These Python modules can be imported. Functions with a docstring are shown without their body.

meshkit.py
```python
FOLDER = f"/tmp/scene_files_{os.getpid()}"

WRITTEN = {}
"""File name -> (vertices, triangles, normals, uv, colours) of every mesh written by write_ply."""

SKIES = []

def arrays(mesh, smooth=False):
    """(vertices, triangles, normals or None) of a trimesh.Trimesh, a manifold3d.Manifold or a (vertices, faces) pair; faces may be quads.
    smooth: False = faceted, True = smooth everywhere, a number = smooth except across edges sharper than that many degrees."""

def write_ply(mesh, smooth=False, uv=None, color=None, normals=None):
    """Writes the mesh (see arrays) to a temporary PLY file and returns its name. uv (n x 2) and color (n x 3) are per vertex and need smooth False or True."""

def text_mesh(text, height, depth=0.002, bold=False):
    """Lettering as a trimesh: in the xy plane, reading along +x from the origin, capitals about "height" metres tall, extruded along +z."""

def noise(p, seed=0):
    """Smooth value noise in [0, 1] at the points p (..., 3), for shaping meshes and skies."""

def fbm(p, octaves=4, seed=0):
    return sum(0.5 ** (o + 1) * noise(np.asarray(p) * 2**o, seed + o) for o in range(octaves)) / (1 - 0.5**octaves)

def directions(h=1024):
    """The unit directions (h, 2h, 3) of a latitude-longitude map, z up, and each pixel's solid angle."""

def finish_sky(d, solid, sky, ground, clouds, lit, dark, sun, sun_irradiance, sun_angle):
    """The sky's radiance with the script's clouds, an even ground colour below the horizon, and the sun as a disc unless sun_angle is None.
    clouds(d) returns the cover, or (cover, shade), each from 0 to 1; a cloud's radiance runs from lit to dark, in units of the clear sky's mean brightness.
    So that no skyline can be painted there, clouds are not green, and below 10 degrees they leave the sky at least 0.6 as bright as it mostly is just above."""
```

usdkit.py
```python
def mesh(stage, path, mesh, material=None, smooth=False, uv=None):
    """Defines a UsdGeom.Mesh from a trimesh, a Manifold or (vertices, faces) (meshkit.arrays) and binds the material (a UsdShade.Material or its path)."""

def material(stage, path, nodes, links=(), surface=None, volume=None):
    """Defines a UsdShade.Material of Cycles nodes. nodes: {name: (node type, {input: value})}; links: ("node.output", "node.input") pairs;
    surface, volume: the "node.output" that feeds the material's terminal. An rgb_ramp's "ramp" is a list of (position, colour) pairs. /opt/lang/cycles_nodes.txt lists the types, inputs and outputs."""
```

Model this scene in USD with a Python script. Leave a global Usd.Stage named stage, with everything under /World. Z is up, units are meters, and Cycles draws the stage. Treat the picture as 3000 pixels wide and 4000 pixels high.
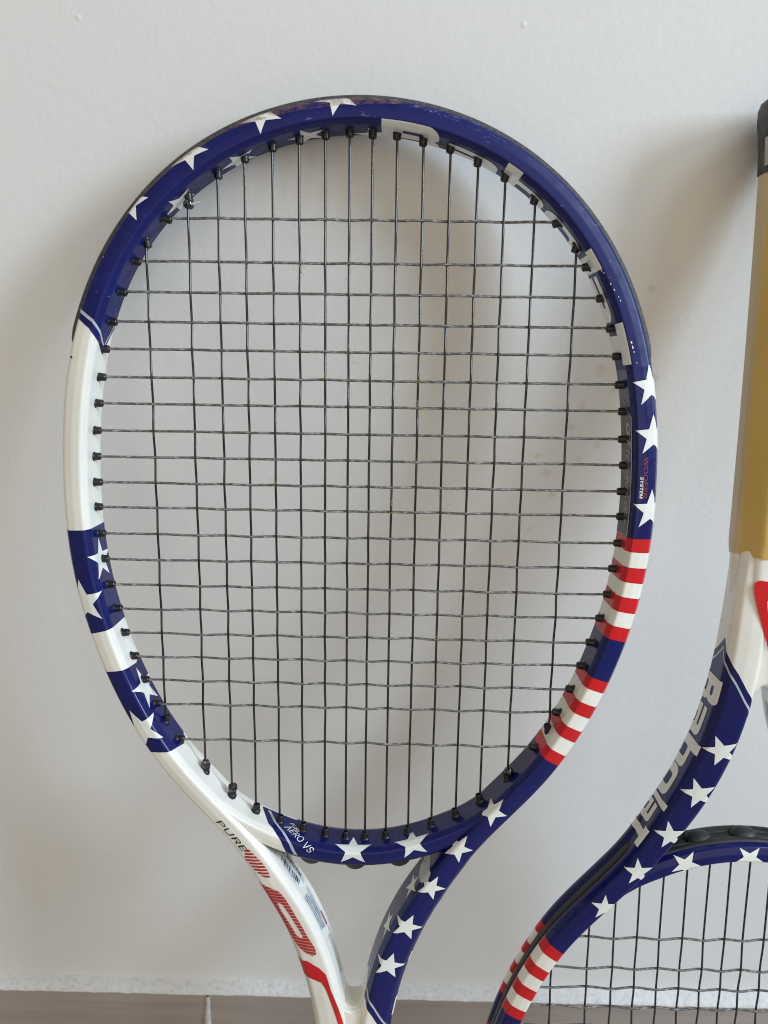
import math, numpy as np, trimesh, usdkit, meshkit
from pxr import Usd, UsdGeom, UsdLux, UsdShade, Gf, Vt, Sdf
from shapely.geometry import Polygon, MultiPolygon, Point, LineString, box
from shapely.ops import unary_union
from shapely import affinity
from shapely.prepared import prep

stage = Usd.Stage.CreateInMemory()
UsdGeom.SetStageUpAxis(stage, UsdGeom.Tokens.z)
UsdGeom.SetStageMetersPerUnit(stage, 1.0)
UsdGeom.Xform.Define(stage, '/World')
UsdGeom.Scope.Define(stage, '/World/Looks')


def matrix(x, y, z, o):
    return Gf.Matrix4d(*map(float, (*x, 0, *y, 0, *z, 0, *o, 1)))


# ---- camera: a phone held in front of the rackets and tipped down a little
CAM_X = np.array([0.9972864, -0.0218588, 0.0702989]); CAM_DOWN = np.array([0.0551472, -0.4107774, -0.9100663]); CAM_FWD = np.array([0.0487701, 0.9114736, -0.4084573])
CAM_POS = np.array([0.0, -0.37723796, 0.64413605])
cam = UsdGeom.Camera.Define(stage, '/World/camera')
cam.AddTransformOp().Set(matrix(CAM_X, -CAM_DOWN, -CAM_FWD, CAM_POS))
cam.CreateHorizontalApertureAttr(6.4); cam.CreateVerticalApertureAttr(6.4 * 4 / 3); cam.CreateFocalLengthAttr(6.4 * 3009 / 3000)
cam.CreateFStopAttr(3.6); cam.CreateFocusDistanceAttr(0.36); cam.CreateClippingRangeAttr(Gf.Vec2f(0.02, 100))
cam.CreateExposureAttr(0.03)

# ---- light: a window high on the right, the pale room behind the photographer, a little light from all round
def rect_light(name, pos, target, w, h, power, color):
    l = UsdLux.RectLight.Define(stage, '/World/' + name)
    z = np.array(pos, float) - np.array(target, float); z /= np.linalg.norm(z)
    x = np.cross([0, 0, 1.0], z); x /= np.linalg.norm(x); y = np.cross(z, x)
    l.AddTransformOp().Set(matrix(x, y, z, pos))
    l.CreateWidthAttr(w); l.CreateHeightAttr(h); l.CreateIntensityAttr(power); l.CreateColorAttr(Gf.Vec3f(*color))
    return l


rect_light('window_light', (2.40, -1.24, 1.75), (0.08, 0.0, 0.5), 0.62, 1.10, 34.0, (0.67, 0.83, 1.0))
rect_light('upper_window_light', (1.74, -1.35, 3.0), (0.08, 0.0, 0.5), 0.72, 0.9, 16.0, (0.67, 0.83, 1.0))
rect_light('room_light', (0.1, -2.0, 1.4), (0.1, 0.0, 0.5), 2.2, 1.8, 0.86, (1.0, 0.89, 0.71))
dome = UsdLux.DomeLight.Define(stage, '/World/room_glow')
dome.CreateIntensityAttr(0.105); dome.CreateColorAttr(Gf.Vec3f(1.0, 0.89, 0.71))


# ---- helpers
names = {}
def path_for(parent, name):
    p = f'{parent}/{name}'; n = names[p] = names.get(p, -1) + 1
    return p if n == 0 else f'{p}_{n:03d}'


def say(prim, label=None, category=None, group=None, kind=None):
    for k, v in (('label', label), ('category', category), ('group', group), ('kind', kind)):
        if v:
            prim.SetCustomDataByKey(k, v)
    return prim


def part(parent, name, mesh, mat, smooth=False, label=None, kind=None, normals=None):
    p = path_for(parent, name)
    m = usdkit.mesh(stage, p, mesh, LOOK[mat], smooth)
    if normals is not None:
        m.CreateNormalsAttr(Vt.Vec3fArray.FromNumpy(np.asarray(normals, np.float32))); m.SetNormalsInterpolation('vertex')
    say(m.GetPrim(), label=label, kind=kind)
    return p


# ---- materials
LOOK = {}
def look(name, nodes, links=(), surface='p.BSDF'):
    LOOK[name] = usdkit.material(stage, '/World/Looks/' + name, nodes, links, surface)


def paint(name, color, rough=0.3, coat=0.5, coat_rough=0.12, var=0.08, spec=0.5, dust=0.0):
    dark = [c * (1 - var) for c in color]
    n = {'t': ('texture_coordinate', {}), 'n': ('noise_texture', {'scale': 55.0, 'detail': 4.0}),
         'r': ('rgb_ramp', {'ramp': [(0.3, dark), (0.7, color)]}),
         'n2': ('noise_texture', {'scale': 210.0, 'detail': 5.0, 'roughness': 0.65}), 'mr': ('map_range', {'from_min': 0.35, 'from_max': 0.7, 'to_min': rough * 0.8, 'to_max': rough * 1.35}),
         'b': ('bump', {'strength': 0.04, 'distance': 0.0004}),
         'p': ('principled_bsdf', {'coat_weight': coat, 'coat_roughness': coat_rough, 'specular_ior_level': spec})}
    l = [('t.object', 'n.vector'), ('t.object', 'n2.vector'), ('n.fac', 'r.fac'), ('n2.fac', 'mr.value'), ('mr.result', 'p.roughness'), ('r.color', 'p.base_color'), ('n.fac', 'b.height'), ('b.normal', 'p.normal')]
    look(name, n, l)


paint('white_paint', (0.83, 0.81, 0.735), 0.32, 0.5)
paint('print_white', (0.80, 0.81, 0.76), 0.34, 0.4)
paint('blue_paint', (0.0015, 0.0060, 0.100), 0.30, 0.32, 0.06, 0.2, 0.25)
paint('red_paint', (0.58, 0.008, 0.012), 0.34, 0.25, spec=0.3)
paint('emblem_red', (0.46, 0.026, 0.022), 0.4, 0.3)
paint('silver_paint', (0.46, 0.50, 0.56), 0.34, 0.4)
paint('grey_paint', (0.045, 0.046, 0.05), 0.42, 0.2)
paint('grey_print', (0.42, 0.43, 0.42), 0.4, 0.2)
paint('black_print', (0.012, 0.012, 0.014), 0.4, 0.2)
paint('label_white', (0.80, 0.82, 0.86), 0.5, 0.0)
paint('label_silver', (0.55, 0.57, 0.58), 0.4, 0.1)
paint('label_blue', (0.12, 0.22, 0.38), 0.5, 0.0)
paint('faded_red', (0.22, 0.02, 0.04), 0.5, 0.1)
paint('grommet_black', (0.010, 0.010, 0.011), 0.36, 0.0, var=0.3)
paint('strip_black', (0.022, 0.023, 0.023), 0.5, 0.0, var=0.3)
paint('string_black', (0.007, 0.007, 0.011), 0.16, 0.5, 0.06, var=0.3, spec=0.6)
paint('fuzz', (0.45, 0.5, 0.2), 0.8, 0.0)
paint('clear_white', (0.55, 0.57, 0.60), 0.3, 0.3)
paint('floor_tile', (0.34, 0.30, 0.27), 0.4, 0.0)

# blue paint rubbed and scratched near the head of the racket
look('worn_blue_paint', {
    't': ('texture_coordinate', {}), 'n': ('noise_texture', {'scale': 55.0, 'detail': 4.0}), 'r': ('rgb_ramp', {'ramp': [(0.3, (0.0015, 0.0055, 0.085)), (0.7, (0.0025, 0.0075, 0.110))]}),
    'm': ('mapping', {'scale': (130.0, 420.0, 130.0), 'rotation': (0.0, 0.0, 0.6)}), 'sn': ('noise_texture', {'scale': 1.0, 'detail': 6.0, 'roughness': 0.7}),
    'sr': ('rgb_ramp', {'ramp': [(0.0, (0, 0, 0)), (0.635, (0, 0, 0)), (0.70, (0.55, 0.55, 0.55)), (1.0, (0.8, 0.8, 0.8))]}),
    'x': ('mix', {'color2': (0.20, 0.21, 0.30)}), 'n2': ('noise_texture', {'scale': 190.0, 'detail': 5.0}), 'mr': ('map_range', {'from_min': 0.3, 'from_max': 0.7, 'to_min': 0.36, 'to_max': 0.55}),
    'p': ('principled_bsdf', {'coat_weight': 0.06, 'coat_roughness': 0.18, 'specular_ior_level': 0.3})},
    [('t.object', 'n.vector'), ('n.fac', 'r.fac'), ('t.object', 'm.vector'), ('m.vector', 'sn.vector'), ('sn.fac', 'sr.fac'), ('sr.color', 'x.fac'), ('r.color', 'x.color1'), ('x.color', 'p.base_color'), ('t.object', 'n2.vector'), ('n2.fac', 'mr.value'), ('mr.result', 'p.roughness')])
# brown rub marks along the bumper: a ragged film
look('rub_mark', {
    't': ('texture_coordinate', {}), 'm': ('mapping', {'scale': (260.0, 520.0, 260.0)}), 'n': ('noise_texture', {'scale': 1.0, 'detail': 7.0, 'roughness': 0.72}),
    'a': ('map_range', {'from_min': 0.40, 'from_max': 0.66, 'to_min': 0.0, 'to_max': 0.55, 'clamp': True}), 'p': ('principled_bsdf', {'base_color': (0.30, 0.155, 0.09), 'roughness': 0.7, 'specular_ior_level': 0.2})},
    [('t.object', 'm.vector'), ('m.vector', 'n.vector'), ('n.fac', 'a.value'), ('a.result', 'p.alpha')])
look('scuff', {
    't': ('texture_coordinate', {}), 'm': ('mapping', {'scale': (330.0, 800.0, 330.0), 'rotation': (0.0, 0.0, 0.4)}), 'n': ('noise_texture', {'scale': 1.0, 'detail': 7.0, 'roughness': 0.75}),
    'a': ('map_range', {'from_min': 0.55, 'from_max': 0.68, 'to_min': 0.0, 'to_max': 0.55, 'clamp': True}), 'p': ('principled_bsdf', {'base_color': (0.42, 0.45, 0.62), 'roughness': 0.6})},
    [('t.object', 'm.vector'), ('m.vector', 'n.vector'), ('n.fac', 'a.value'), ('a.result', 'p.alpha')])
# grey multifilament cross strings with paler twisted strands
look('string_grey', {
    't': ('texture_coordinate', {}), 'm': ('mapping', {'scale': (420.0, 1500.0, 900.0), 'rotation': (0.0, 0.0, 0.5)}), 'n': ('noise_texture', {'scale': 1.0, 'detail': 3.0}),
    'r': ('rgb_ramp', {'ramp': [(0.38, (0.075, 0.072, 0.072)), (0.53, (0.15, 0.145, 0.14)), (0.66, (0.36, 0.35, 0.33))]}), 'p': ('principled_bsdf', {'roughness': 0.42})},
    [('t.object', 'm.vector'), ('m.vector', 'n.vector'), ('n.fac', 'r.fac'), ('r.color', 'p.base_color')])
look('bumper_plastic', {
    't': ('texture_coordinate', {}), 'n': ('noise_texture', {'scale': 600.0, 'detail': 5.0, 'roughness': 0.7}), 'r': ('rgb_ramp', {'ramp': [(0.35, (0.030, 0.030, 0.031)), (0.62, (0.075, 0.073, 0.072)), (0.8, (0.16, 0.15, 0.15))]}),
    'b': ('bump', {'strength': 0.6, 'distance': 0.0006}), 'p': ('principled_bsdf', {'roughness': 0.62})},
    [('t.object', 'n.vector'), ('n.fac', 'r.fac'), ('r.color', 'p.base_color'), ('n.fac', 'b.height'), ('b.normal', 'p.normal')])
look('grip_ochre', {
    'sx': ('separate_xyz', {}), 'ab': ('math', {'math_type': 'absolute'}), 'ed': ('map_range', {'from_min': 0.0158, 'from_max': 0.0180, 'to_min': 0.0, 'to_max': 0.75, 'clamp': True}), 'pale': ('mix', {'color2': (0.62, 0.53, 0.40)}),
    't': ('texture_coordinate', {}), 'm': ('mapping', {'scale': (40.0, 9.0, 40.0)}), 'n': ('noise_texture', {'scale': 1.0, 'detail': 6.0, 'roughness': 0.6}), 'r': ('rgb_ramp', {'ramp': [(0.3, (0.54, 0.35, 0.085)), (0.7, (0.64, 0.45, 0.13))]}),
    'n2': ('noise_texture', {'scale': 900.0, 'detail': 4.0}), 'b': ('bump', {'strength': 0.25, 'distance': 0.0003}), 'p': ('principled_bsdf', {'roughness': 0.45, 'coat_weight': 0.25, 'coat_roughness': 0.3})},
    [('t.object', 'm.vector'), ('m.vector', 'n.vector'), ('n.fac', 'r.fac'), ('t.object', 'sx.vector'), ('sx.x', 'ab.value1'), ('ab.value', 'ed.value'), ('ed.result', 'pale.fac'), ('r.color', 'pale.color1'), ('pale.color', 'p.base_color'), ('t.object', 'n2.vector'), ('n2.fac', 'b.height'), ('b.normal', 'p.normal')])
look('cap_rubber', {
    't': ('texture_coordinate', {}), 'n': ('noise_texture', {'scale': 160.0, 'detail': 5.0}), 'r': ('rgb_ramp', {'ramp': [(0.35, (0.022, 0.024, 0.024)), (0.7, (0.075, 0.08, 0.078))]}), 'b': ('bump', {'strength': 0.4, 'distance': 0.0008}), 'p': ('principled_bsdf', {'roughness': 0.55})},
    [('t.object', 'n.vector'), ('n.fac', 'r.fac'), ('r.color', 'p.base_color'), ('n.fac', 'b.height'), ('b.normal', 'p.normal')])

# white emulsion laid on with a roller: fine nap, a few faint brown spots
SPOTS = [(0.123, 0.559, 3.2), (0.131, 0.549, 2.6), (0.151, 0.557, 2.2), (0.128, 0.520, 2.4), (0.112, 0.529, 2.6), (0.120, 0.512, 2.0), (0.104, 0.503, 3.0), (0.109, 0.491, 2.6), (0.098, 0.512, 1.8), (0.117, 0.541, 2.2), (0.140, 0.600, 2.0), (0.101, 0.47, 2.0)]
wn = {'t': ('texture_coordinate', {}), 'n': ('noise_texture', {'scale': 240.0, 'detail': 5.0, 'roughness': 0.62}), 'n1': ('noise_texture', {'scale': 70.0, 'detail': 3.0}), 'nl': ('noise_texture', {'scale': 4.0, 'detail': 3.0}),
      'vo': ('voronoi_texture', {'scale': 34.0, 'randomness': 1.0}), 'vm': ('map_range', {'from_min': 0.02, 'from_max': 0.055, 'to_min': 1.3, 'to_max': 0.0, 'clamp': True}), 'ad2': ('math', {'math_type': 'add'}), 'add': ('math', {'math_type': 'multiply_add', 'value2': 0.55}), 'b': ('bump', {'strength': 0.26, 'distance': 0.0006}),
      'r': ('rgb_ramp', {'ramp': [(0.3, (0.735, 0.725, 0.71)), (0.7, (0.765, 0.757, 0.745))]}), 'wob': ('noise_texture', {'scale': 300.0, 'detail': 3.0}), 'p': ('principled_bsdf', {'roughness': 0.62, 'specular_ior_level': 0.35})}
wl = [('t.object', 'n.vector'), ('t.object', 'n1.vector'), ('t.object', 'nl.vector'), ('t.object', 'wob.vector'), ('n1.fac', 'add.value1'), ('n.fac', 'add.value3'), ('t.object', 'vo.vector'), ('vo.distance', 'vm.value'), ('vm.result', 'ad2.value1'), ('add.value', 'ad2.value2'), ('ad2.value', 'b.height'), ('b.normal', 'p.normal'), ('nl.fac', 'r.fac')]
prev = 'r.color'
for i, (sx, sz, sr) in enumerate(SPOTS):
    wn[f'd{i}'] = ('vector_math', {'math_type': 'distance', 'vector2': (sx, 0.0, sz)}); wn[f'k{i}'] = ('math', {'math_type': 'multiply_add', 'value2': 0.004})
    wn[f'g{i}'] = ('map_range', {'from_min': sr * 0.0005 + 0.0018, 'from_max': sr * 0.001 + 0.0022, 'to_min': 0.24, 'to_max': 0.0, 'clamp': True}); wn[f'x{i}'] = ('mix', {'color2': (0.46, 0.33, 0.18)})
    wl += [('t.object', f'd{i}.vector1'), ('wob.fac', f'k{i}.value1'), (f'd{i}.value', f'k{i}.value3'), (f'k{i}.value', f'g{i}.value'), (f'g{i}.result', f'x{i}.fac'), (prev, f'x{i}.color1')]
    prev = f'x{i}.color'
wl.append((prev, 'p.base_color'))
look('wall_paint', wn, wl)
look('skirting_tile', {
    't': ('texture_coordinate', {}), 'm': ('mapping', {'scale': (7.0, 7.0, 90.0)}), 'n': ('noise_texture', {'scale': 1.0, 'detail': 5.0, 'roughness': 0.6}), 'r': ('rgb_ramp', {'ramp': [(0.3, (0.31, 0.26, 0.23)), (0.55, (0.37, 0.315, 0.28)), (0.75, (0.41, 0.36, 0.33))]}),
    'p': ('principled_bsdf', {'roughness': 0.42})}, [('t.object', 'm.vector'), ('m.vector', 'n.vector'), ('n.fac', 'r.fac'), ('r.color', 'p.base_color')])
look('caulk', {
    't': ('texture_coordinate', {}), 'n': ('noise_texture', {'scale': 420.0, 'detail': 5.0}), 'r': ('rgb_ramp', {'ramp': [(0.26, (0.52, 0.50, 0.48)), (0.5, (0.64, 0.63, 0.615))]}), 'b': ('bump', {'strength': 0.3, 'distance': 0.0006}), 'p': ('principled_bsdf', {'roughness': 0.7})},
    [('t.object', 'n.vector'), ('n.fac', 'r.fac'), ('r.color', 'p.base_color'), ('n.fac', 'b.height'), ('b.normal', 'p.normal')])


def grid_mesh(P, close_u=False, close_v=False):
    n, m = P.shape[:2]; idx = np.arange(n * m).reshape(n, m)
    a = np.vstack([idx, idx[:1]]) if close_u else idx
    a = np.hstack([a, a[:, :1]]) if close_v else a
    q = np.stack([a[:-1, :-1], a[1:, :-1], a[1:, 1:], a[:-1, 1:]], -1).reshape(-1, 4)
    return P.reshape(-1, 3), np.vstack([q[:, [0, 1, 2]], q[:, [0, 2, 3]]])


def face_out(v, f, N):
    fn = np.cross(v[f[:, 1]] - v[f[:, 0]], v[f[:, 2]] - v[f[:, 0]])
    bad = (fn * N[f[:, 0]]).sum(1) < 0
    f = f.copy(); f[bad] = f[bad][:, ::-1]
    return f


# ---- the setting
def box_mesh(x0, x1, y0, y1, z0, z1):
    return trimesh.creation.box(bounds=[[x0, y0, z0], [x1, y1, z1]])


XL, XR = -0.75, 1.0
say(stage.GetPrimAtPath(part('/World', 'wall', box_mesh(XL, XR, 0.0, 0.06, -0.02, 1.25), 'wall_paint')), 'white roller painted wall with faint brown spots', 'wall', kind='structure')
say(stage.GetPrimAtPath(part('/World', 'floor', box_mesh(XL, XR, -1.3, 0.0, -0.02, 0.0), 'floor_tile')), 'greyish floor at the foot of the white wall', 'floor', kind='structure')
base = UsdGeom.Xform.Define(stage, '/World/skirting').GetPrim()
say(base, 'row of grey brown skirting tiles with rough white caulk along the wall foot', 'skirting', kind='structure')
JOINT = -0.081
def tile(x0, x1):
    c = Polygon([(-0.009, 0.0005), (-0.009, 0.0878), (-0.0078, 0.089), (-0.0005, 0.089), (-0.0005, 0.0005)])
    m = trimesh.creation.extrude_polygon(c, x1 - x0, engine='earcut')     # profile in (y, z), pulled along x
    v = m.vertices.copy(); m.vertices = np.stack([x0 + v[:, 2], v[:, 0], v[:, 1]], 1)
    return m
for a, b in ((XL, -0.384), (-0.3815, JOINT - 0.0014), (JOINT + 0.0014, JOINT + 0.4986), (JOINT + 0.5014, XR)):
    part('/World/skirting', 'tile', tile(a, b), 'skirting_tile')
def rough_strip(path, half, seed, n=12):
    """a rough round bead along a 3-D polyline"""
    path = np.asarray(path, float); t = np.gradient(path, axis=0); t /= np.linalg.norm(t, axis=1)[:, None]
    s1 = np.cross(t, [0.3, 1, 0.2]); s1 /= np.linalg.norm(s1, axis=1)[:, None]; s2 = np.cross(t, s1)
    an = np.linspace(0, 2 * np.pi, n, endpoint=False)
    P = path[:, None] + half[:, None, None] * (s1[:, None] * np.cos(an)[None, :, None] + s2[:, None] * np.sin(an)[None, :, None])
    k = meshkit.fbm(P * 330, 3, seed) - 0.5; c = path[:, None]
    return grid_mesh(c + (P - c) * (1 + 0.55 * k[..., None]), close_v=True)
for jx, sd in ((JOINT, 3), (-0.38275, 4), (JOINT + 0.5, 5)):
    zz = np.linspace(0.001, 0.0872, 70)
    wob = (meshkit.fbm(np.stack([zz * 60, zz * 0 + sd, zz * 0], 1), 3, sd) - 0.5) * 0.0022
    part('/World/skirting', 'grout_joint', rough_strip(np.stack([jx + wob, zz * 0 - 0.0088, zz], 1), 0.0019 + 0.0006 * np.sin(zz * 90 + sd), sd), 'caulk', True)
# the bead of caulk: a ragged ledge from the wall over the tiles' top edge
xx = np.arange(XL, XR, 0.0009); prof = np.linspace(0, 1, 16)
yy = -0.0094 * prof ** 0.9; zz = 0.0925 - 0.0015 * prof - 0.0022 * prof ** 5
P = np.stack(np.broadcast_arrays(xx[:, None], yy[None], zz[None]), -1).copy()
n1 = meshkit.fbm(P * [260, 260, 260], 4, 11) - 0.5; n2 = meshkit.fbm(P * [60, 0, 0], 3, 12) - 0.5
edge = prof[None] ** 3
P[..., 1] -= edge * (0.0007 * (meshkit.fbm(np.stack([xx * 150, xx * 0, xx * 0], 1), 4, 13) - 0.42))[:, None] + 0.0004 * n1
P[..., 2] += 0.0007 * n1 * (0.3 + prof[None]) - edge * (0.0016 * np.clip(meshkit.fbm(np.stack([xx * 210, xx * 0, xx * 0 + 5], 1), 4, 14) - 0.45, 0, 1))[:, None] + 0.0012 * n2
tail = P[:, -1:].copy(); tail[..., 1] += 0.002; tail[..., 2] -= 0.003
part('/World/skirting', 'caulk_bead', grid_mesh(np.concatenate([P, tail], 1)), 'caulk', 40)

# ---- the frame of the rackets
# ---- shape of the racket frame, all lengths in metres; racket frame: u across, v along the handle axis, w off the string plane
HOOP = [0.14256, 0.00258, 0.02185, -0.00207, 0.00081, -0.00103, -0.00019, 0.00015]   # inner edge of the hoop, cosine series of the polar angle
HOOP_V = -0.007
ARM = np.array([(61.7, -172.3), (54.6, -183), (48.6, -192.6), (42.2, -204), (38.7, -210), (34.3, -220), (28.6, -235), (24.6, -249), (22, -262), (19.9, -275), (17.8, -300), (16.0, -330), (15.5, -340)]) / 1000
MAINS = np.array([-93.19, -74.4, -61.4, -49.67, -37.82, -26.33, -15.19, -4.84, 4.84, 15.19, 26.33, 37.82, 49.67, 61.4, 74.4, 93.19]) / 1000
CROSSES = np.array([121.25, 103.37, 90.32, 77.57, 65.65, 53.29, 41.56, 29.22, 17.35, 5.4, -6.17, -18.74, -30.93, -43.32, -55.11, -67.19, -78.9, -90.88, -103.0, -121.25]) / 1000
SEC_W, SEC_D = 0.013, 0.023


def hoop(th):
    r = sum(c * np.cos(k * th) for k, c in enumerate(HOOP))
    p = np.stack([r * np.sin(th), HOOP_V + r * np.cos(th)], -1)
    e = 1e-4
    a = sum(c * np.cos(k * (th + e)) for k, c in enumerate(HOOP)); b = sum(c * np.cos(k * (th - e)) for k, c in enumerate(HOOP))
    t = np.stack([a * np.sin(th + e) - b * np.sin(th - e), a * np.cos(th + e) - b * np.cos(th - e)], -1)
    t /= np.linalg.norm(t, axis=-1, keepdims=True)
    return p, np.stack([-t[..., 1], t[..., 0]], -1)          # point and outward normal


def section_table(corners, n=160):
    half = np.array(corners) * [SEC_W, SEC_D]
    poly = np.vstack([half, (half * [1, -1])[::-1][1:-1]])
    g = Polygon(poly * 1000).buffer(-1.7, quad_segs=12).buffer(1.7, quad_segs=12)
    c = np.array(g.exterior.coords)[:-1] / 1000
    if Polygon(c).exterior.is_ccw is False:
        c = c[::-1]
    k = np.argmin(np.where((c[:, 0] > 0) & (c[:, 1] > 1e-6), c[:, 1], 9))       # start in the middle of the outer side
    c = np.roll(c, -k, 0); s = np.array([[c[0, 0], 0.0]]); c = np.vstack([s, c, s])
    L = np.r_[0, np.cumsum(np.linalg.norm(np.diff(c, axis=0), axis=1))]
    q = np.linspace(0, L[-1], n + 1)
    x, w = np.interp(q, L, c[:, 0]), np.interp(q, L, c[:, 1])
    k3 = np.ones(3) / 3
    f3 = lambda a: np.convolve(np.r_[a[-2], a, a[1]], k3, "valid")
    return q, f3(x), f3(w), L[-1]


# tau runs round a plain rounded section; the frame's own section has a fuller outer side and is sampled in the same directions
TAU, SEC_X, SEC_H, TAU_L = section_table([(.5, 0), (.5, .17), (.30, .39), (.0, .475), (-.34, .5), (-.5, .33), (-.5, 0)])
_, BX, BH, _ = section_table([(.5, 0), (.5, .29), (.34, .435), (.0, .482), (-.36, .5), (-.5, .35), (-.5, 0)], 400)
_a = np.unwrap(np.arctan2(BH / SEC_D, BX / SEC_W)); _b = np.unwrap(np.arctan2(SEC_H / SEC_D, SEC_X / SEC_W)); _b = _b - _b[0]; _a = _a - _a[0]
SEC_X, SEC_H = np.interp(_b, _a, BX), np.interp(_b, _a, BH)


def resample(p, step, sigma):
    L = np.r_[0, np.cumsum(np.linalg.norm(np.diff(p, axis=0), axis=1))]
    q = np.arange(0, L[-1], step)
    p = np.stack([np.interp(q, L, p[:, 0]), np.interp(q, L, p[:, 1])], 1)
    if sigma:
        n = int(4 * sigma / step); k = np.exp(-0.5 * (np.arange(-n, n + 1) * step / sigma) ** 2); k /= k.sum()
        head = p[1:n + 1][::-1] * [-1, 1] if abs(p[0, 0]) < 1e-4 else 2 * p[0] - p[1:n + 1][::-1]
        tail = 2 * p[-1] - p[-n - 1:-1][::-1]
        e = np.vstack([head, p, tail])
        p = np.stack([np.convolve(e[:, i], k, "valid") for i in (0, 1)], 1)
    return p


class Tube:
    """A tube of the frame: surface point and normal at s (m along it), tau (m round it, from the outer side over the front to the inner side)."""

    def __init__(self, outer, width, depth, groove=None, mirror=True, s0=0.0, slim=lambda s, q: 0.0 * s):
        self.mirror, self.s0 = mirror, s0
        t = np.gradient(outer, axis=0); t /= np.linalg.norm(t, axis=1)[:, None]
        nrm = np.stack([-t[:, 1], t[:, 0]], 1)
        self.s = np.r_[0, np.cumsum(np.linalg.norm(np.diff(outer, axis=0), axis=1))] + s0
        W, D = width(self.s, outer), depth(self.s, outer)
        Wn = W - slim(self.s, outer)
        self.nrm = nrm; self.c = outer - nrm * (W - Wn / 2)[:, None]; W = Wn
        self.W, self.D = W, D
        x = np.repeat(SEC_X[None], len(W), 0)
        if groove is not None:
            ta = np.minimum(TAU, TAU_L - TAU)
            x = x - (groove(self.s, outer)[:, None] * 0.0017 / W[:, None] * SEC_W) * np.clip((0.0042 - ta) / 0.0012, 0, 1)[None]
        X = x / SEC_W * W[:, None]; H = SEC_H / SEC_D * D[:, None]
        P = np.concatenate([self.c[:, None] + nrm[:, None] * X[..., None], H[..., None]], 2)
        ds, dt = np.gradient(P, axis=0), np.gradient(P, axis=1)
        dt[:, 0] = dt[:, -1] = P[:, 1] - P[:, -2]
        N = np.cross(dt, ds); N /= np.linalg.norm(N, axis=2, keepdims=True)
        sgn = np.sign((N[..., 2] * H).sum()); self.P, self.N = P, N * sgn

    def at(self, s, tau, off=0.0):
        s, tau = np.broadcast_arrays(np.asarray(s, float), np.asarray(tau, float))
        a = np.abs(s) if self.mirror else s
        i = np.clip((a - self.s0) / (self.s[-1] - self.s0) * (len(self.s) - 1), 0, len(self.s) - 1.000001)
        j = (tau % TAU_L) / TAU_L * (len(TAU) - 1); j = np.clip(j, 0, len(TAU) - 1.000001)
        i0, j0 = i.astype(int), j.astype(int); fi, fj = (i - i0)[..., None], (j - j0)[..., None]
        mix = lambda A: (A[i0, j0] * (1 - fi) + A[i0 + 1, j0] * fi) * (1 - fj) + (A[i0, j0 + 1] * (1 - fi) + A[i0 + 1, j0 + 1] * fi) * fj
        N = mix(self.N); N /= np.linalg.norm(N, axis=-1, keepdims=True)
        P = mix(self.P) + N * np.asarray(off)[..., None]
        if self.mirror:
            m = np.where(s < 0, -1.0, 1.0)[..., None] * [1, 0, 0] + [0, 1, 1]
            P, N = P * m, N * m
        return P, N


def smooth01(x):
    x = np.clip(x, 0, 1); return x * x * (3 - 2 * x)


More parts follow.
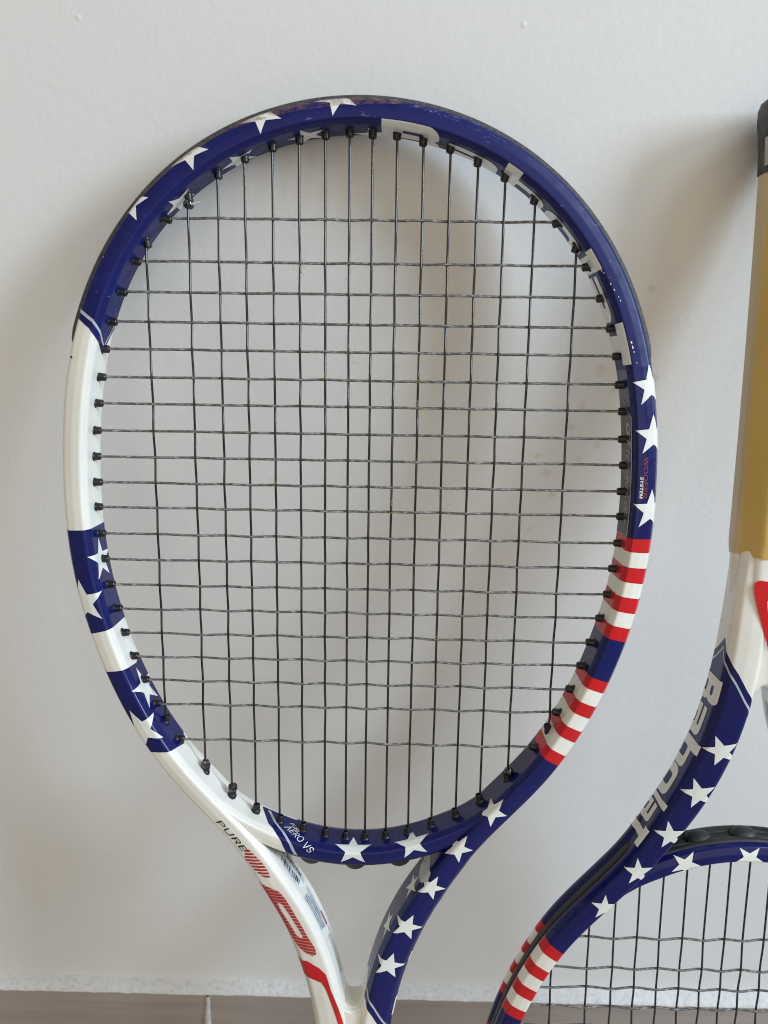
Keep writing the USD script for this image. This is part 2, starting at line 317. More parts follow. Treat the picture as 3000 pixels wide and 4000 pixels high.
def main_tube():
    th = np.linspace(0, np.radians(150), 600)
    p, n = hoop(th)
    wid = 0.0112 + 0.0020 * smooth01((np.degrees(th) - 35) / 40)
    o = p + n * wid[:, None]
    o = np.vstack([o, ARM])
    o = resample(resample(o, 0.0005, 0.006), 0.001, 0.004)
    width = lambda s, q: 0.0112 + 0.0020 * smooth01((np.degrees(np.arctan2(q[:, 0], q[:, 1] - HOOP_V)) - 35) / 40) + 0.0038 * smooth01((-0.150 - q[:, 1]) / 0.09)
    depth = lambda s, q: 0.0225 + 0.0015 * smooth01((-0.10 - q[:, 1]) / 0.06) - 0.004 * smooth01((-0.25 - q[:, 1]) / 0.07)
    groove = lambda s, q: smooth01((q[:, 1] + 0.200) / 0.025)
    slim = lambda s, q: 0.0008 + 0.0007 * smooth01((np.degrees(np.arctan2(q[:, 0], q[:, 1] - HOOP_V)) - 35) / 40) - 0.0008 * smooth01((-0.150 - q[:, 1]) / 0.06)
    return Tube(o, width, depth, groove, slim=slim)


def bridge_tube():
    th = np.radians(np.linspace(143, 217, 500))
    p, n = hoop(th)
    e = smooth01((np.abs(np.degrees(th) - 180) - 22) / 14)
    o = p + n * (0.0112 - 0.0004 * e)[:, None]
    o = resample(o, 0.0005, 0)
    L = np.linalg.norm(np.diff(o, axis=0), axis=1).sum()
    width = lambda s, q: 0.0108 - 0.0008 * smooth01((np.abs(s) - 0.045) / 0.02)
    depth = lambda s, q: 0.0205 + 0 * s
    return Tube(o, width, depth, lambda s, q: smooth01((0.05 - np.abs(s)) / 0.01), mirror=False, s0=-L / 2, slim=lambda s, q: 0.0007 + 0 * s)


MAIN, BRIDGE = main_tube(), bridge_tube()

# ---- prints: flat shapes in (s, tau) millimetres laid on the frame's surface
def cut_cells(poly, ds=2.5, dt=0.5):
    """vertices and triangles of a shapely polygon, cut into small cells so that it follows the curved surface"""
    V, F = [], []
    for g in getattr(poly, 'geoms', [poly]):
        if g.is_empty or g.geom_type != 'Polygon':
            continue
        pr = prep(g); x0, y0, x1, y1 = g.bounds
        for i in range(int(math.floor(x0 / ds)), int(math.ceil(x1 / ds))):
            for j in range(int(math.floor(y0 / dt)), int(math.ceil(y1 / dt))):
                c = box(i * ds, j * dt, (i + 1) * ds, (j + 1) * dt)
                if pr.contains(c):
                    n = len(V); V += [(i * ds, j * dt), ((i + 1) * ds, j * dt), ((i + 1) * ds, (j + 1) * dt), (i * ds, (j + 1) * dt)]; F += [(n, n + 1, n + 2), (n, n + 2, n + 3)]
                elif pr.intersects(c):
                    k = g.intersection(c)
                    for q in getattr(k, 'geoms', [k]):
                        if q.geom_type == 'Polygon' and q.area > 1e-5:
                            v, f = trimesh.creation.triangulate_polygon(q, engine='earcut')
                            n = len(V); V += [tuple(a) for a in v]; F += [tuple(b + n) for b in f]
    return np.array(V, float).reshape(-1, 2), np.array(F, int).reshape(-1, 3)


def star(s, t, rot, R, inner=0.40):
    a = rot + np.arange(10) * np.pi / 5
    r = np.where(np.arange(10) % 2 == 0, R, R * inner)
    return Polygon(np.stack([s + r * np.cos(a), t + r * np.sin(a)], 1))


def band(s0, s1):
    return box(s0, 0, s1, TAU_L * 1000)


def tri_front(m):
    v, f = np.asarray(m.vertices), np.asarray(m.faces)
    k = m.face_normals[:, 2] > 0.9
    return unary_union([Polygon(v[t][:, :2]) for t in f[k]]).buffer(0)


TEXTS = {}
def text(word, height, bold=False, slant=0.0, width=None):
    """lettering as polygons in mm, baseline at 0, starting at x = 0"""
    if (word, bold) not in TEXTS:
        TEXTS[word, bold] = tri_front(meshkit.text_mesh(word, 10.0, 0.5, bold)).simplify(0.12)
    g = affinity.scale(TEXTS[word, bold], height / 10, height / 10, origin=(0, 0))
    if width:
        b = g.bounds; g = affinity.scale(g, width / (b[2] - b[0]), 1, origin=(b[0], 0))
    g = affinity.affine_transform(g, [1, slant, 0, 1, 0, 0])
    return affinity.translate(g, -g.bounds[0], 0)


def lay(g, s, t, way=-1, angle=0.0):
    """puts lettering on the frame: way -1 reads towards -s with its top towards +tau, way +1 the other way round"""
    g = affinity.rotate(g, angle, origin=(0, 0))
    return affinity.affine_transform(g, [way, 0, 0, -way, s, t])


def rounded(x0, y0, x1, y1, r):
    return box(x0 + r, y0 + r, x1 - r, y1 - r).buffer(r, quad_segs=6)


def glyph(ch):
    """letters of the rounded block lettering on the frame, capital height 1"""
    if ch == 'B':
        g = rounded(0, .47, .96, 1, .2).union(rounded(0, 0, .98, .55, .22)).union(box(0, 0, .4, 1))
        return g.difference(rounded(.34, .60, .70, .76, .07)).difference(rounded(.28, .2, .7, .36, .05))
    if ch == 'a':
        g = rounded(0, 0, .90, .74, .2).union(box(.5, 0, .90, .4)).union(box(0, .56, .3, .74))
        return g.difference(box(-.1, .45, .62, .55)).difference(rounded(.24, .17, .62, .32, .05))
    if ch == 'b':
        return rounded(0, 0, .92, .74, .2).union(box(0, 0, .3, 1)).difference(rounded(.29, .2, .64, .54, .08))
    if ch == 'o':
        return rounded(0, 0, .96, .72, .24).difference(rounded(.29, .2, .67, .52, .1))
    if ch == 'l':
        return box(.04, 0, .34, 1).union(box(-.02, .82, .34, 1))
    return box(.2, 0, .5, .9).union(box(0, .76, .72, 1)).union(rounded(.2, 0, .68, .18, .04))


def letters(word, spans, cap, base_t, way, slant=0.0):
    """each letter fitted to its span of s (mm); base_t: tau of the baseline; cap: height in mm"""
    out = []
    for ch, (a, b) in zip(word, spans):
        g = glyph(ch); x0, _, x1, _ = g.bounds
        g = affinity.affine_transform(g, [abs(b - a) / (x1 - x0), slant, 0, cap, -x0 * abs(b - a) / (x1 - x0), 0])
        out.append(affinity.affine_transform(g.buffer(0), [way, 0, 0, -way, a, base_t]))
    return out


def hatch(poly, period, fill, k):
    x0, y0, x1, y1 = poly.bounds
    bars = [Polygon([(c, y0), (c + fill, y0), (c + fill + k * (y1 - y0), y1), (c + k * (y1 - y0), y1)]) for c in np.arange(x0 - abs(k) * (y1 - y0) - period, x1 + abs(k) * (y1 - y0), period)]
    return poly.intersection(unary_union(bars))


def build_racket(first):
    """parts of one racket in its own frame; first: the upright one"""
    top = '/World/' + ('tennis_racket' if first else 'tennis_racket_001')
    if first:
        R = np.array([[0.997058, -0.048544, -0.059313], [-0.046428, 0.233194, -0.971321], [0.060983, 0.971218, 0.230254]]); o = np.array([0.005069, -0.052032, 0.504529]); foot = np.array([0, -0.520, 0])
    else:
        R = np.array([[-0.994691, 0.07234, -0.073184], [0.055441, -0.222412, -0.973375], [-0.086691, -0.972265, 0.217221]]); o = np.array([0.221136, -0.135391, 0.173906]); foot = np.array([0, 0.172, 0])
    x = UsdGeom.Xform.Define(stage, top)
    x.AddTransformOp().Set(matrix(R[:, 0], R[:, 1], R[:, 2], o + R @ foot))
    loc = lambda P: np.asarray(P) - foot

    def put(parent, name, mesh, mat, smooth=False, label=None, kind=None, normals=None):
        v, f, _ = meshkit.arrays(mesh)
        return part(parent, name, (loc(v), f), mat, smooth, label, kind, normals)

    # -- frame: two arms that close into the hoop, the bridge, the web between the arms
    T = MAIN; sgn = np.r_[-1, 1]
    s_all = np.r_[-T.s[::-1][::2], T.s[::2][1:]]
    S, A = np.meshgrid(s_all, np.linspace(0, TAU_L, 121)[:-1], indexing='ij')
    P, N = T.at(S, A); v, f = grid_mesh(P, close_v=True); f = face_out(v, f, N.reshape(-1, 3))
    frame = put(top, 'frame', (v, f), 'white_paint', True)
    S, A = np.meshgrid(np.arange(BRIDGE.s0, BRIDGE.s[-1], 0.0015), np.linspace(0, TAU_L, 101)[:-1], indexing='ij')
    P, N = BRIDGE.at(S, A); v, f = grid_mesh(P, close_v=True); f = face_out(v, f, N.reshape(-1, 3))
    bridge = put(top, 'bridge', (v, f), 'white_paint', True)
    notch = Point(0, -260.5).buffer(4.3).union(Polygon([(-4.2, -260), (4.2, -260), (12, -236), (-12, -236)]))
    web = Polygon([(-9, -250), (9, -250), (11, -270), (11.5, -300), (11.5, -335), (-11.5, -335), (-11.5, -300), (-11, -270)]).difference(notch)
    web = max(getattr(web, 'geoms', [web]), key=lambda g: g.area)
    parts = []
    for k, (dz, inset) in enumerate(((0.0062, 0.0), (0.0078, 0.8), (0.0086, 2.0))):
        g = web.buffer(-inset); m = trimesh.creation.extrude_polygon(max(getattr(g, 'geoms', [g]), key=lambda q: q.area), 2, engine='earcut')
        m.vertices = np.c_[m.vertices[:, :2] / 1000, (m.vertices[:, 2] - 1) * dz]; parts.append(m)
    put(top, 'throat_web', trimesh.util.concatenate(parts), 'white_paint', 30)

    def print_on(tube, parent, name, poly, mat, off, label=None):
        v2, f = cut_cells(poly)
        if not len(f):
            return
        P, N = tube.at(v2[:, 0] / 1000, (v2[:, 1] - 3.6) / 1000, off)       # print coordinates start 3.6 mm behind the middle of the outer side
        put(parent, name, (P, face_out(P, f, N)), mat, False, label, None, N)

    lo, mid, hi = 0.00010, 0.00018, 0.00026
    on = lambda name, poly, mat, off, label=None: print_on(MAIN, frame, name, poly, mat, off, label)
    TL = TAU_L * 1000
    # left side: two dark blue panels with stars between white ones
    on('blue_panel', Polygon([(-371, 0), (-374.9, 14), (-379.2, 23), (-383, 35), (-378, 44), (-371, TL), (-327.5, TL), (-330, 44), (-332.5, 35), (-330.7, 22), (-328.7, 10), (-327.5, 0)]), 'blue_paint', lo)
    on('blue_panel', band(-309.3, -258.8), 'blue_paint', lo)
    # the whole head from the pointed edge on the left to the stripes on the right
    tip = [(-160.5, 0), (-161.6, 8.5), (-165.3, 19.7), (-167.8, 23), (-171.9, 28.4), (-176.3, 33.5), (-170, 37.5), (-164, 41), (-161, 50), (-160.5, TL)]
    on('blue_panel', Polygon(tip + [(180, TL), (180, 0)]), 'worn_blue_paint' if first else 'blue_paint', lo, 'blue paint of the head, rubbed and scratched' if first else None)
    on('blue_panel', box(180, 0, 257.9, TL), 'blue_paint', lo)
    line = [(-156.8, 0), (-157.6, 8.5), (-160.8, 20.7), (-164.2, 25.1), (-170.2, 31.8), (-171.6, 33.5), (-166, 37.5), (-160, 41), (-157, TL)]
    on('silver_line', Polygon(line + [(a - 1.5, b) for a, b in line[::-1]]), 'silver_paint', mid)
    red = [(257.9, 264.3), (271.7, 279), (286.3, 293.7), (301.1, 307.8), (328.9, 334.8), (342.4, 348.9), (356.5, 362.8), (370.9, 377)]
    for a, b in red:
        on('red_stripe', band(a, b), 'red_paint', lo)
    on('blue_panel', band(307.8, 328.9), 'blue_paint', lo)
    end = [(535, -16), (545, -8), (556, 2.2), (560.8, 6.5), (554.8, 9.5), (546.2, 15.4), (539.4, 19.7), (533, 24.5), (527, 31), (524.5, 36), (531, 44.1)]
    on('blue_panel', Polygon([(377, -16)] + end + [(377, 44.1)]), 'blue_paint', lo)
    sl = [(a - 4.2, b) for a, b in end[1:-1]]
    on('silver_line', Polygon(sl + [(a - 1.5, b) for a, b in sl[::-1]]), 'silver_paint', mid)
    # stars
    arm = [(415.45, 22.57, 1.81, 8.24), (439.74, 21.41, -4.53, 7.59), (463.45, 19.76, -3.21, 6.92), (472.09, 30.39, 1.89, 6.4), (487.31, 18.83, 3.11, 7.12), (495.55, 30.8, 1.95, 6.66), (509.88, 18.7, 3.13, 7.22)]
    if not first:
        arm = [(508.65, 17.99, -0.6, 7.37), (485.51, 17.95, -0.67, 7.46), (460.89, 18.46, -0.66, 7.23), (436.84, 18.2, -0.71, 7.1), (412.15, 19.72, -0.71, 7.11), (472.09, 33.0, 1.89, 6.4), (495.55, 33.0, 1.95, 6.66)]
    for st in arm + [(-275.57, 31.92, 0.04, 10.89), (-293.9, 14.71, -0.03, 11.55), (-345.52, 32.59, -0.02, 11.33), (-362.44, 16.49, -0.08, 11.62), (-109.11, 9.89, 0.67, 9.6), (-76.34, 12.09, 0.55, 9.6), (-42.09, 12.44, 0.58, 9.6), (-9.88, 11.45, 0.53, 9.6),
                     (-93.42, 34.11, 3.14, 9.64), (-58.97, 35.12, 3.15, 9.74), (-25.21, 34.79, -1.8, 9.6), (5.5, 39.5, -1.8, 9.4), (189.01, 13.86, 3.18, 9.49), (210.94, 14.11, 3.17, 9.5), (244.42, 14.3, 3.14, 9.6)]:
        on('star', star(*st), 'print_white', mid)
    # lettering on the inside of the head and on the outside of the arm
    for g in letters('Babolat', [(9.5, 36.8), (41, 66.3), (69.3, 93.6), (96, 121.5), (122.3, 132.6), (134.3, 157), (158.2, 177.6)], 27, 49.0, 1):
        on('letter', g, 'print_white', hi)
    for g in letters('Babolat', [(540.2, 526.8), (524, 508.3), (506.5, 490.3), (489.8, 473), (472.2, 468.8), (467.5, 456.8), (456.2, 445.9)], 17.5, -6.8, -1):
        on('letter', affinity.translate(g, 0, 0), 'print_white', hi)
    # grey panel with its fine lettering on the right of the head
    pan = [(192.7, 36.0), (201.7, 25.3), (214, 25.5), (231.3, 25.6), (257.9, 25.6), (257.9, 42), (197, 42)]
    on('grey_panel', Polygon(pan), 'grey_paint', mid)
    on('panel_line', LineString(pan[:5]).buffer(0.25, cap_style=2), 'grey_print', hi)
    on('letter', lay(text('GT', 5.6, True, 0.15, 11.5), 204.6, 32.4, 1), 'grey_print', hi)
    on('letter', lay(text('TECHNOLOGY', 4.6, False, 0.2, 36), 217.0, 33.0, 1), 'grey_print', hi)
    for a in (213.2, 229, 245.5, 256):
        on('panel_line', LineString([(a, 25.5), (a + 1.5, 27.5), (a + 1.8, 35)]).buffer(0.12), 'grey_print', hi)
    on('letter', lay(text('WOOFER', 2.0, True, 0.2, 18.6), 220.4, 19.1, 1), 'faded_red', hi)
    on('letter', lay(text('SYSTEM', 1.5, True, 0.2, 9.8), 228.9, 20.7, 1), 'print_white', hi)
    # left arm: black word, red hatched emblem, stuck-on labels
    on('letter', lay(text('PURE', 3.3, False, 0.25, 19.5), -421.9, 14.9, -1), 'black_print', hi)
    on('emblem', hatch(Polygon([(-441.2, 16.6), (-441.5, 18.8), (-445.7, 19.3), (-450.7, 20.0), (-456.5, 19.8), (-459.4, 18.9), (-459, 17.6), (-457.2, 15.7), (-452.8, 14.2), (-447.5, 14.0), (-440, 12.0), (-434, 9.0), (-440, 8.0), (-450, 11.0), (-446, 13.0)]).buffer(0), 2.0, 1.25, -0.5), 'emblem_red', mid)
    em = Polygon([(-461.5, 9.0), (-462.1, 13.6), (-465.4, 16.0), (-467.9, 18.1), (-472.6, 18.8), (-481.9, 18.6), (-494.9, 19.1), (-502.1, 20.0), (-504.9, 19.5), (-505.3, 18.2), (-502.6, 15.6), (-499.9, 14.3), (-489.9, 12.4), (-479.8, 9.9)]).buffer(0.3).difference(Polygon([(-473.2, 14.7), (-474.6, 16.3), (-494.5, 17.6), (-495.1, 16.5), (-492.7, 15.1), (-478.3, 14.2)]))
    on('emblem', hatch(em, 1.9, 1.6, -0.5), 'emblem_red', mid)
    on('emblem', Polygon([(-507.5, 6), (-507.4, 10), (-507.9, 14.7), (-512.6, 18.8), (-516.7, 20.7), (-525.5, 20.9), (-545.9, 23.5), (-570, 25.5), (-570, 23.2), (-544.3, 21.2), (-524.3, 19.1), (-520.5, 18.0), (-517.0, 13), (-516.5, 6)]).buffer(0.1), 'red_paint', mid)
    lab = Polygon([(-453.5, 29.3), (-453.5, 37.6), (-455.5, 39.8), (-476.8, 38.2), (-477.3, 33.6), (-474.0, 28.6)])
    on('barcode_label', lab, 'label_white', mid)
    on('barcode_label', lab.intersection(Polygon([(-450, 34.2), (-450, 42), (-480, 42), (-480, 34.8)])), 'label_silver', hi)
    rng = np.random.default_rng(5); s = -458.0; bars = []
    while s > -473.5:
        w_ = rng.choice([0.16, 0.3, 0.5]); bars.append(box(s - w_, 30.0, s, 33.6)); s -= w_ + rng.choice([0.2, 0.35, 0.5])
    on('barcode', unary_union(bars), 'black_print', 0.00034)
    on('letter', lay(text('Babolat', 2.4, True, 0.0, 13), -461.2, 36.0, -1), 'black_print', 0.00034)
    on('letter', unary_union([box(-459.2, 35.9, -456.6, 36.9), box(-459.8, 37.5, -456.8, 38.4)]), 'black_print', 0.00034)
    on('letter', lay(text('E5781890', 1.0, False, 0.0, 10.5), -460.5, 28.9, -1), 'black_print', 0.00034)
    lines = []
    for q, (t0, a, b) in enumerate(((28.0, 479.6, 497.8), (29.8, 479.8, 498.6), (31.6, 480.4, 499.8), (33.2, 483, 500.5))):
        s = a
        while s < b:
            w_ = rng.uniform(0.5, 1.5); lines.append(box(-min(s + w_, b), t0, -s, t0 + rng.uniform(0.7, 1.1))); s += w_ + 0.35
    on('small_print', unary_union(lines), 'label_blue', mid)
    on('small_print', box(-500.5, 35.6, -479.5, 37.0).union(box(-494, 34.4, -480, 35.0)), 'label_silver', mid)
    on('small_print', box(-501.8, 36.0, -494, 37.4), 'faded_red', hi)
    lines = [box(-528.6, 36.9, -503, 37.9)]
    for q, (t0, a, b) in enumerate(((32.6, 505, 520), (34.0, 505.4, 527), (35.4, 507, 528))):
        s = a
        while s < b:
            w_ = rng.uniform(0.7, 2.2); lines.append(box(-min(s + w_, b), t0, -s, t0 + 0.85)); s += w_ + 0.4
    on('small_print', unary_union(lines), 'label_silver', mid)
    if first:
        on('string_sticker', Polygon([(456.6, 36.6), (460, 37.8), (463.4, 36.2), (465.2, 31), (464.6, 25), (461.5, 23.2), (458.6, 24.2), (457, 29.1)]).buffer(0.6), 'label_silver', hi, 'oval stringing sticker')
        on('letter', lay(text('2:4\u00bd', 2.6, False, 0.1), 458.0, 35.6, 1, -35), 'black_print', 0.00034)
        on('rub_mark', Polygon([(-60, 13.5), (-40, 15.3), (-20, 16.2), (0, 15.8), (14, 14.5), (26, 12), (0, 10.5), (-60, 10.5)]), 'rub_mark', 0.00034)
        on('rub_mark', Polygon([(-125, 12), (-100, 13.4), (-74, 14.0), (-60, 13.5), (-60, 10.5), (-125, 10.5)]), 'rub_mark', 0.00034)
        on('scuff', Polygon([(-10, 11), (10, 14), (30, 15), (48, 16), (70, 14), (64, 9), (0, 8.5)]), 'scuff', 0.00036)
        for a, b, r in ((-65.5, 10.9, 0.9), (-68, 10.4, 1.0), (-71, 10, .8), (133.2, 22.6, 0.7), (134.6, 22.2, 0.5), (140.4, 21.4, .5), (143.5, 21.0, .5), (147.2, 20.2, .45), (149, 19.9, .6), (168.0, 20.4, .8), (170.5, 20.2, .9), (172.5, 20.0, .5), (177.5, 19.6, .4), (-122, 11.2, .35), (-134, 14, .3)):
            on('paint_chip', Point(0, 0).buffer(r, quad_segs=3).__class__([(a + r * m_ * math.cos(q), b + 0.55 * r * m_ * math.sin(q)) for q, m_ in zip(np.linspace(0, 6.283, 9)[:-1], rng.uniform(0.5, 1.2, 8))]), 'print_white', 0.00036)
        on('screw_hole', Point(-180.1, 13.6).buffer(0.55), 'black_print', hi)
    # prints on the bridge
    onb = lambda name, poly, mat, off: print_on(BRIDGE, bridge, name, poly, mat, off)
    onb('blue_panel', Polygon([(54.8, 41), (54.8, 39.8), (49.4, 28.4), (39.8, 20.8), (34, 12), (34, -19), (-115, -19), (-115, 41)]), 'blue_paint', lo)
    bl = [(51.8, 39.6), (46.6, 31.5), (43.5, 28.2), (35.3, 20.8), (31, 14)]
    onb('silver_line', Polygon(bl + [(a - 1.9, b) for a, b in bl[::-1]]), 'silver_paint', mid)
    bs = [(0.82, 23.9, 1.55, 10.6), (-31.92, 24.2, 1.56, 10.4)] if first else [(-33.76, 18.56, -0.84, 8.48), (-0.45, 19.9, -0.95, 8.36), (31.5, 19.5, -0.9, 8.4)]
    for st in bs:
        onb('star', star(*st), 'print_white', mid)
    if first:
        onb('letter', lay(text('PURE', 2.5, False, 0.1, 7.6), 37.8, 35.2, -1, -45), 'print_white', hi)
        onb('letter', lay(text('\u039bERO VS', 4.0, False, 0.1, 20.5), 40.4, 30.6, -1, -36), 'print_white', hi)

    # -- bumper, grommet strip
    def skin(parent, name, tube, s0, s1, half, height, mat, n=21, p=6):
        S, A = np.meshgrid(np.arange(s0, s1, 0.0012), np.linspace(-half, half, n), indexing='ij')
        taper = np.clip(np.minimum(S - s0, s1 - S) / 0.006, 0, 1) ** 0.5
        off = height * (1 - np.abs(A / half) ** p) * taper - 0.0003 * (np.abs(A / half) > 0.99)
        P, N = tube.at(S, A, 0.0); P = P + N * off[..., None]
        v, f = grid_mesh(P); put(parent, name, (v, face_out(v, f, N.reshape(-1, 3))), mat, True)
    skin(top, 'bumper_guard', MAIN, -0.174, 0.178, 0.0078, 0.0015, 'bumper_plastic')
    skin(top, 'grommet_strip', MAIN, 0.178, 0.443, 0.0026, 0.0012, 'strip_black')
    skin(top, 'grommet_strip', MAIN, -0.443, -0.174, 0.0026, 0.0012, 'strip_black')
    skin(top, 'grommet_strip', BRIDGE, -0.047, 0.047, 0.0070, 0.0012, 'strip_black')
    for s in (-0.0335, -0.0112, 0.0112, 0.0335) if False else (-0.0225, 0.0, 0.0225):
        P, N = BRIDGE.at(s, 0.0)
        m = trimesh.creation.icosphere(3, 1.0); m.vertices *= [0.0070, 0.0078 if first else 0.0050, 0.0054]
        m.apply_translation([P[0], P[1] - 0.0002, 0.0]); put(top, 'grommet_dome', m, 'strip_black', True)

    # -- strings, woven, and their grommets
    th = np.linspace(0, np.pi, 4000); hp, hn = hoop(th)
    up, dn = th < np.pi / 2, th > 1.3
    def ends_main(u):
        a = abs(u); k = np.argmax(hp[:, 0]); vt = np.interp(a, hp[:k, 0], hp[:k, 1]); vb = np.interp(-a, -hp[k:, 0], hp[k:, 1])
        return (u, vt), (u, vb)
    def ends_cross(v):
        uu = np.interp(-v, -hp[:, 1], hp[:, 0]); return (-uu, v), (uu, v)
    ends = [(*ends_main(u), 0, i) for i, u in enumerate(MAINS)] + [(*ends_cross(v), 1, j) for j, v in enumerate(CROSSES)]
    rs = np.random.default_rng(2 if first else 9)
    for a, b, kind, i in ends:
        a, b = np.array(a), np.array(b); d = (b - a) / np.linalg.norm(b - a); L = np.linalg.norm(b - a)
        other = CROSSES if kind == 0 else MAINS
        t_c = np.array([(o_ - a[1]) / (b[1] - a[1]) if kind == 0 else (o_ - a[0]) / (b[0] - a[0]) for o_ in other]) * L
        keep = (t_c > 0.002) & (t_c < L - 0.002); t_c = t_c[keep]; js = np.arange(len(other))[keep]
        sg = (1 if kind == 0 else -1) * (-1.0) ** (js + i + (1 if kind == 0 else 1))
        amp = 0.00048 if kind == 0 else 0.00068
        kt = np.r_[-0.004, t_c, L + 0.004]; kw = np.r_[0, sg * amp, 0]
        sway = np.r_[0, rs.normal(0, 0.00006 if kind == 0 else 0.00007, len(t_c)), 0]
        q = np.linspace(-0.004, L + 0.004, max(40, len(t_c) * 8)); h = np.zeros_like(q); sw = np.zeros_like(q)
        for k in range(len(kt) - 1):
            m_ = (q >= kt[k]) & (q <= kt[k + 1]); e = smooth01((q[m_] - kt[k]) / (kt[k + 1] - kt[k])); h[m_] = kw[k] + (kw[k + 1] - kw[k]) * e; sw[m_] = sway[k] + (sway[k + 1] - sway[k]) * e
        side = np.array([-d[1], d[0]])
        path = np.c_[a + d * q[:, None] + side * sw[:, None], h]
        r = 0.00056 if kind == 0 else 0.00060
        tg = np.gradient(path, axis=0); tg /= np.linalg.norm(tg, axis=1)[:, None]
        s1 = np.cross(tg, np.r_[side, 0]); s1 /= np.linalg.norm(s1, axis=1)[:, None]; s2 = np.cross(tg, s1)
        an = np.linspace(0, 2 * np.pi, 9)[:-1]
        P = path[:, None] + r * (s1[:, None] * np.cos(an)[None, :, None] + s2[:, None] * np.sin(an)[None, :, None])
        N = P - path[:, None]; v, f = grid_mesh(P, close_v=True)
        put(top, 'main_string' if kind == 0 else 'cross_string', (v, face_out(v, f, N.reshape(-1, 3))), 'string_black' if kind == 0 else 'string_grey', True)
        for e, inw in ((a, d), (b, -d)):
            k = np.argmin(np.abs(hp[:, 0] - abs(e[0])) + np.abs(hp[:, 1] - e[1])); nn = -hn[k] * [np.sign(e[0]) or 1, 1]
            ax = 0.35 * nn + 0.65 * inw; ax /= np.linalg.norm(ax)
            # lathe profile along ax: flange, barrel, rounded lip with a hole
            prof = np.array([(-0.0018, 0.0023), (-0.0003, 0.0024), (0.0003, 0.0021), (0.0006, 0.00185), (0.0026, 0.00172), (0.0032, 0.00172), (0.0035, 0.00145), (0.0035, 0.0010), (0.0026, 0.0008)])
            prof[:, 0] *= rs.uniform(0.85, 1.1); e1 = np.r_[-ax[1], ax[0], 0]; e2 = np.array([0, 0, 1.0]); an2 = np.linspace(0, 2 * np.pi, 15)[:-1]
            P = np.r_[e, 0][None, None] + np.r_[ax, 0] * prof[:, 0][:, None, None] + prof[:, 1][:, None, None] * (np.cos(an2)[None, :, None] * e1 + np.sin(an2)[None, :, None] * e2)
            N = P - (np.r_[e, 0][None, None] + np.r_[ax, 0] * (prof[:, 0] - 0.003 * (prof[:, 0] > 0.0033))[:, None, None]); v, f = grid_mesh(P, close_v=True)
            put(top, 'grommet', (v, f), 'grommet_black', 35)
    if first:
        # knots where the strings are tied off
        for u, v_ in ((MAINS[1], ends_main(MAINS[1])[0][1] - 0.0045), (MAINS[1], ends_main(MAINS[1])[1][1] + 0.004), (MAINS[2], ends_main(MAINS[2])[1][1] + 0.004), (MAINS[14], ends_main(MAINS[14])[1][1] + 0.004)):
            m = trimesh.creation.icosphere(3, 0.0021); k = meshkit.fbm(m.vertices * 900 + u * 1000, 3, 4); m.vertices *= (0.75 + 0.6 * k)[:, None]
            m.apply_translation([u + 0.0004, v_, 0.0004]); put(top, 'string_knot', m, 'string_black', True)
        c = np.array([[MAINS[1] + .001, ends_main(MAINS[1])[0][1] - .0048, 0.001], [MAINS[1] + .0035, ends_main(MAINS[1])[0][1] - .0046, 0.0018], [MAINS[1] + .0058, ends_main(MAINS[1])[0][1] - .0036, 0.0016]])
        put(top, 'string_tail', rough_strip(c, np.array([0.0006, 0.0006, 0.0005]), 3, 8), 'clear_white', True)
        # wisps of ball felt caught in the weave
        spots = [(9, 10), (11, 15), (7, 4), (10, 5), (4, 9), (5, 1), (10, 6), (6, 5)]
        for (mi, ci) in spots:
            tubes = []
            for q in range(5):
                c0 = np.array([MAINS[mi], CROSSES[ci], 0.0009]) + rs.normal(0, [0.0011, 0.0009, 0.0002])
                n_ = 9; a0 = rs.uniform(0, 6.28); turn = rs.uniform(-1.0, 1.0); st_ = rs.uniform(0.0003, 0.0006); pts = [c0]
                for k in range(n_):
                    a0 += turn * 0.5 + rs.normal(0, 0.35); pts.append(pts[-1] + [st_ * math.cos(a0), st_ * math.sin(a0), rs.normal(0, 0.00012)])
                v, f = rough_strip(np.array(pts), np.full(len(pts), 0.00009), q, 5); tubes.append(trimesh.Trimesh(v, f, process=False))
            put(top, 'felt_wisp', trimesh.util.concatenate(tubes), 'fuzz', True, kind='stuff')

    # -- handle
    def octagon(w, d, c=0.3, n=6):
        g = box(-w / 2, -d / 2, w / 2, d / 2).intersection(affinity.rotate(box(-.5 * (w + d) * .5, -.5 * (w + d) * .5, .5 * (w + d) * .5, .5 * (w + d) * .5), 45))
        g = g.buffer(-0.002).buffer(0.002, quad_segs=5); L = g.exterior.length
        return np.array([g.exterior.interpolate(L * k / 72).coords[0] for k in range(72)])
    def loft(rows, wav=None):
        P = np.array([[(x_, v_, y_) for x_, y_ in octagon(w_, d_)] for v_, w_, d_ in rows])
        if wav is not None:
            P[0, :, 1] += wav
        v, f = grid_mesh(P, close_v=True); N = (P - P.mean(1, keepdims=True)).reshape(-1, 3)
        n0 = len(v); v = np.vstack([v, P[0].mean(0), P[-1].mean(0)]); m_ = 72; ends_ = []
        for k in range(m_):
            ends_ += [(k, (k + 1) % m_, n0), ((len(P) - 1) * m_ + k, (len(P) - 1) * m_ + (k + 1) % m_, n0 + 1)]
        return v, np.vstack([face_out(v, f, np.vstack([N, N[:2]])), np.array(ends_)])
    put(top, 'shaft', loft([(-0.300, 0.0315, 0.0150), (-0.310, 0.0345, 0.0195), (-0.318, 0.0348, 0.0210), (-0.340, 0.0345, 0.0225)]), 'white_paint', 40)
    k = np.arange(72); wav = 0.0004 * np.sin(k * 0.35) + 0.0003 * np.sin(k * 0.9 + 1) + 0.0003 * np.sin(k * 2.3)
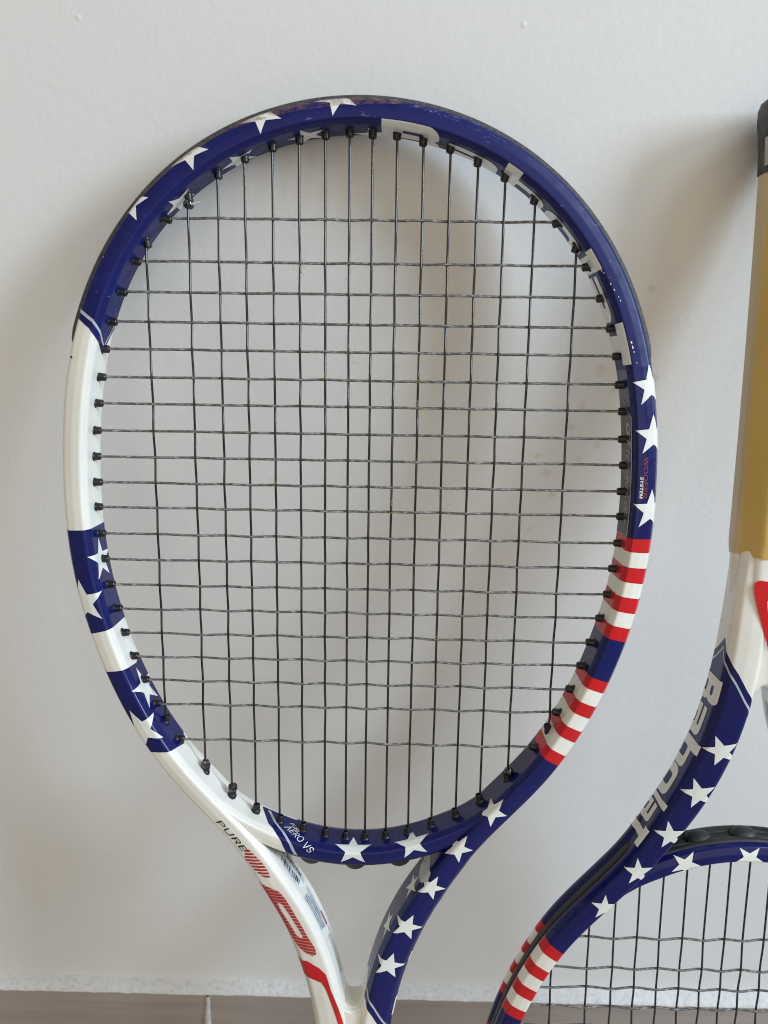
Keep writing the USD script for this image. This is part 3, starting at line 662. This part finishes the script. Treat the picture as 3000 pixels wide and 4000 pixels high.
    grip = put(top, 'grip', loft([(-0.3285, 0.0351, 0.0228), (-0.3300, 0.0358, 0.0238), (-0.3320, 0.0360, 0.0246), (-0.3340, 0.0361, 0.0254)] + [(v_, 0.0360 - 0.0012 * math.sin((v_ + 0.33) / -0.165 * 3.1), 0.0262) for v_ in np.arange(-0.336, -0.4985, -0.006)], wav), 'grip_ochre', 40)
    put(top, 'butt_cap', loft([(-0.4935, 0.0350, 0.0262), (-0.4936, 0.0366, 0.0280), (-0.503, 0.0372, 0.0290), (-0.509, 0.0382, 0.0300), (-0.514, 0.0396, 0.0315), (-0.519, 0.0396, 0.0318), (-0.5222, 0.0376, 0.0300), (-0.5242, 0.0326, 0.0260), (-0.5248, 0.0200, 0.0150)]), 'cap_rubber', 40)
    for sx in (-1, 1):
        v = np.array([(sx * 0.0177, -0.4962, 0.0045), (sx * 0.0177, -0.4962, 0.0080), (sx * 0.01885, -0.507, 0.0080), (sx * 0.01885, -0.507, 0.0045)])
        g = trimesh.creation.box(bounds=[[-0.0006, -0.0055, -0.0018], [0.0006, 0.0055, 0.0018]]); g.apply_transform(trimesh.transformations.rotation_matrix(sx * 0.06, [0, 0, 1])); g.apply_translation([sx * 0.0186, -0.5015, 0.0060])
        put(top, 'cap_tab', g, 'grey_print')
    # the red line of the emblem runs on over the shaft and ends in a hook
    shf = Polygon([(10.1, -315.2), (9.9, -316.7), (8.1, -317.6), (0, -316.5), (-3.5, -313), (-4.2, -306.5), (-2.5, -300), (1.0, -283), (1.8, -286.9), (4.5, -295.4), (7.1, -303.0), (9.7, -311.9)]).buffer(0.4).difference(Polygon([(3.9, -308), (3.2, -302.6), (1.6, -294), (0, -300), (-0.6, -306), (0.4, -308.6), (3.2, -309)]))
    v2, f = cut_cells(shf, 1.5, 1.5)
    front = max(0.0, 0.0)
    hz = np.interp(-v2[:, 1], [283, 300, 310, 318, 330], [0.0108, 0.01075, 0.0107, 0.0107, 0.0112])
    put(top, 'emblem', (np.c_[v2 / 1000, hz], f), 'red_paint', False)
    return x.GetPrim()


r1 = build_racket(True)
say(r1, 'upright racket with stars and stripes, its whole strung head against the wall', 'tennis racket', 'tennis rackets leaning against the wall')
r2 = build_racket(False)
say(r2, 'upside-down tennis racket at the right edge with ochre yellow grip at the top', 'tennis racket', 'tennis rackets leaning against the wall')
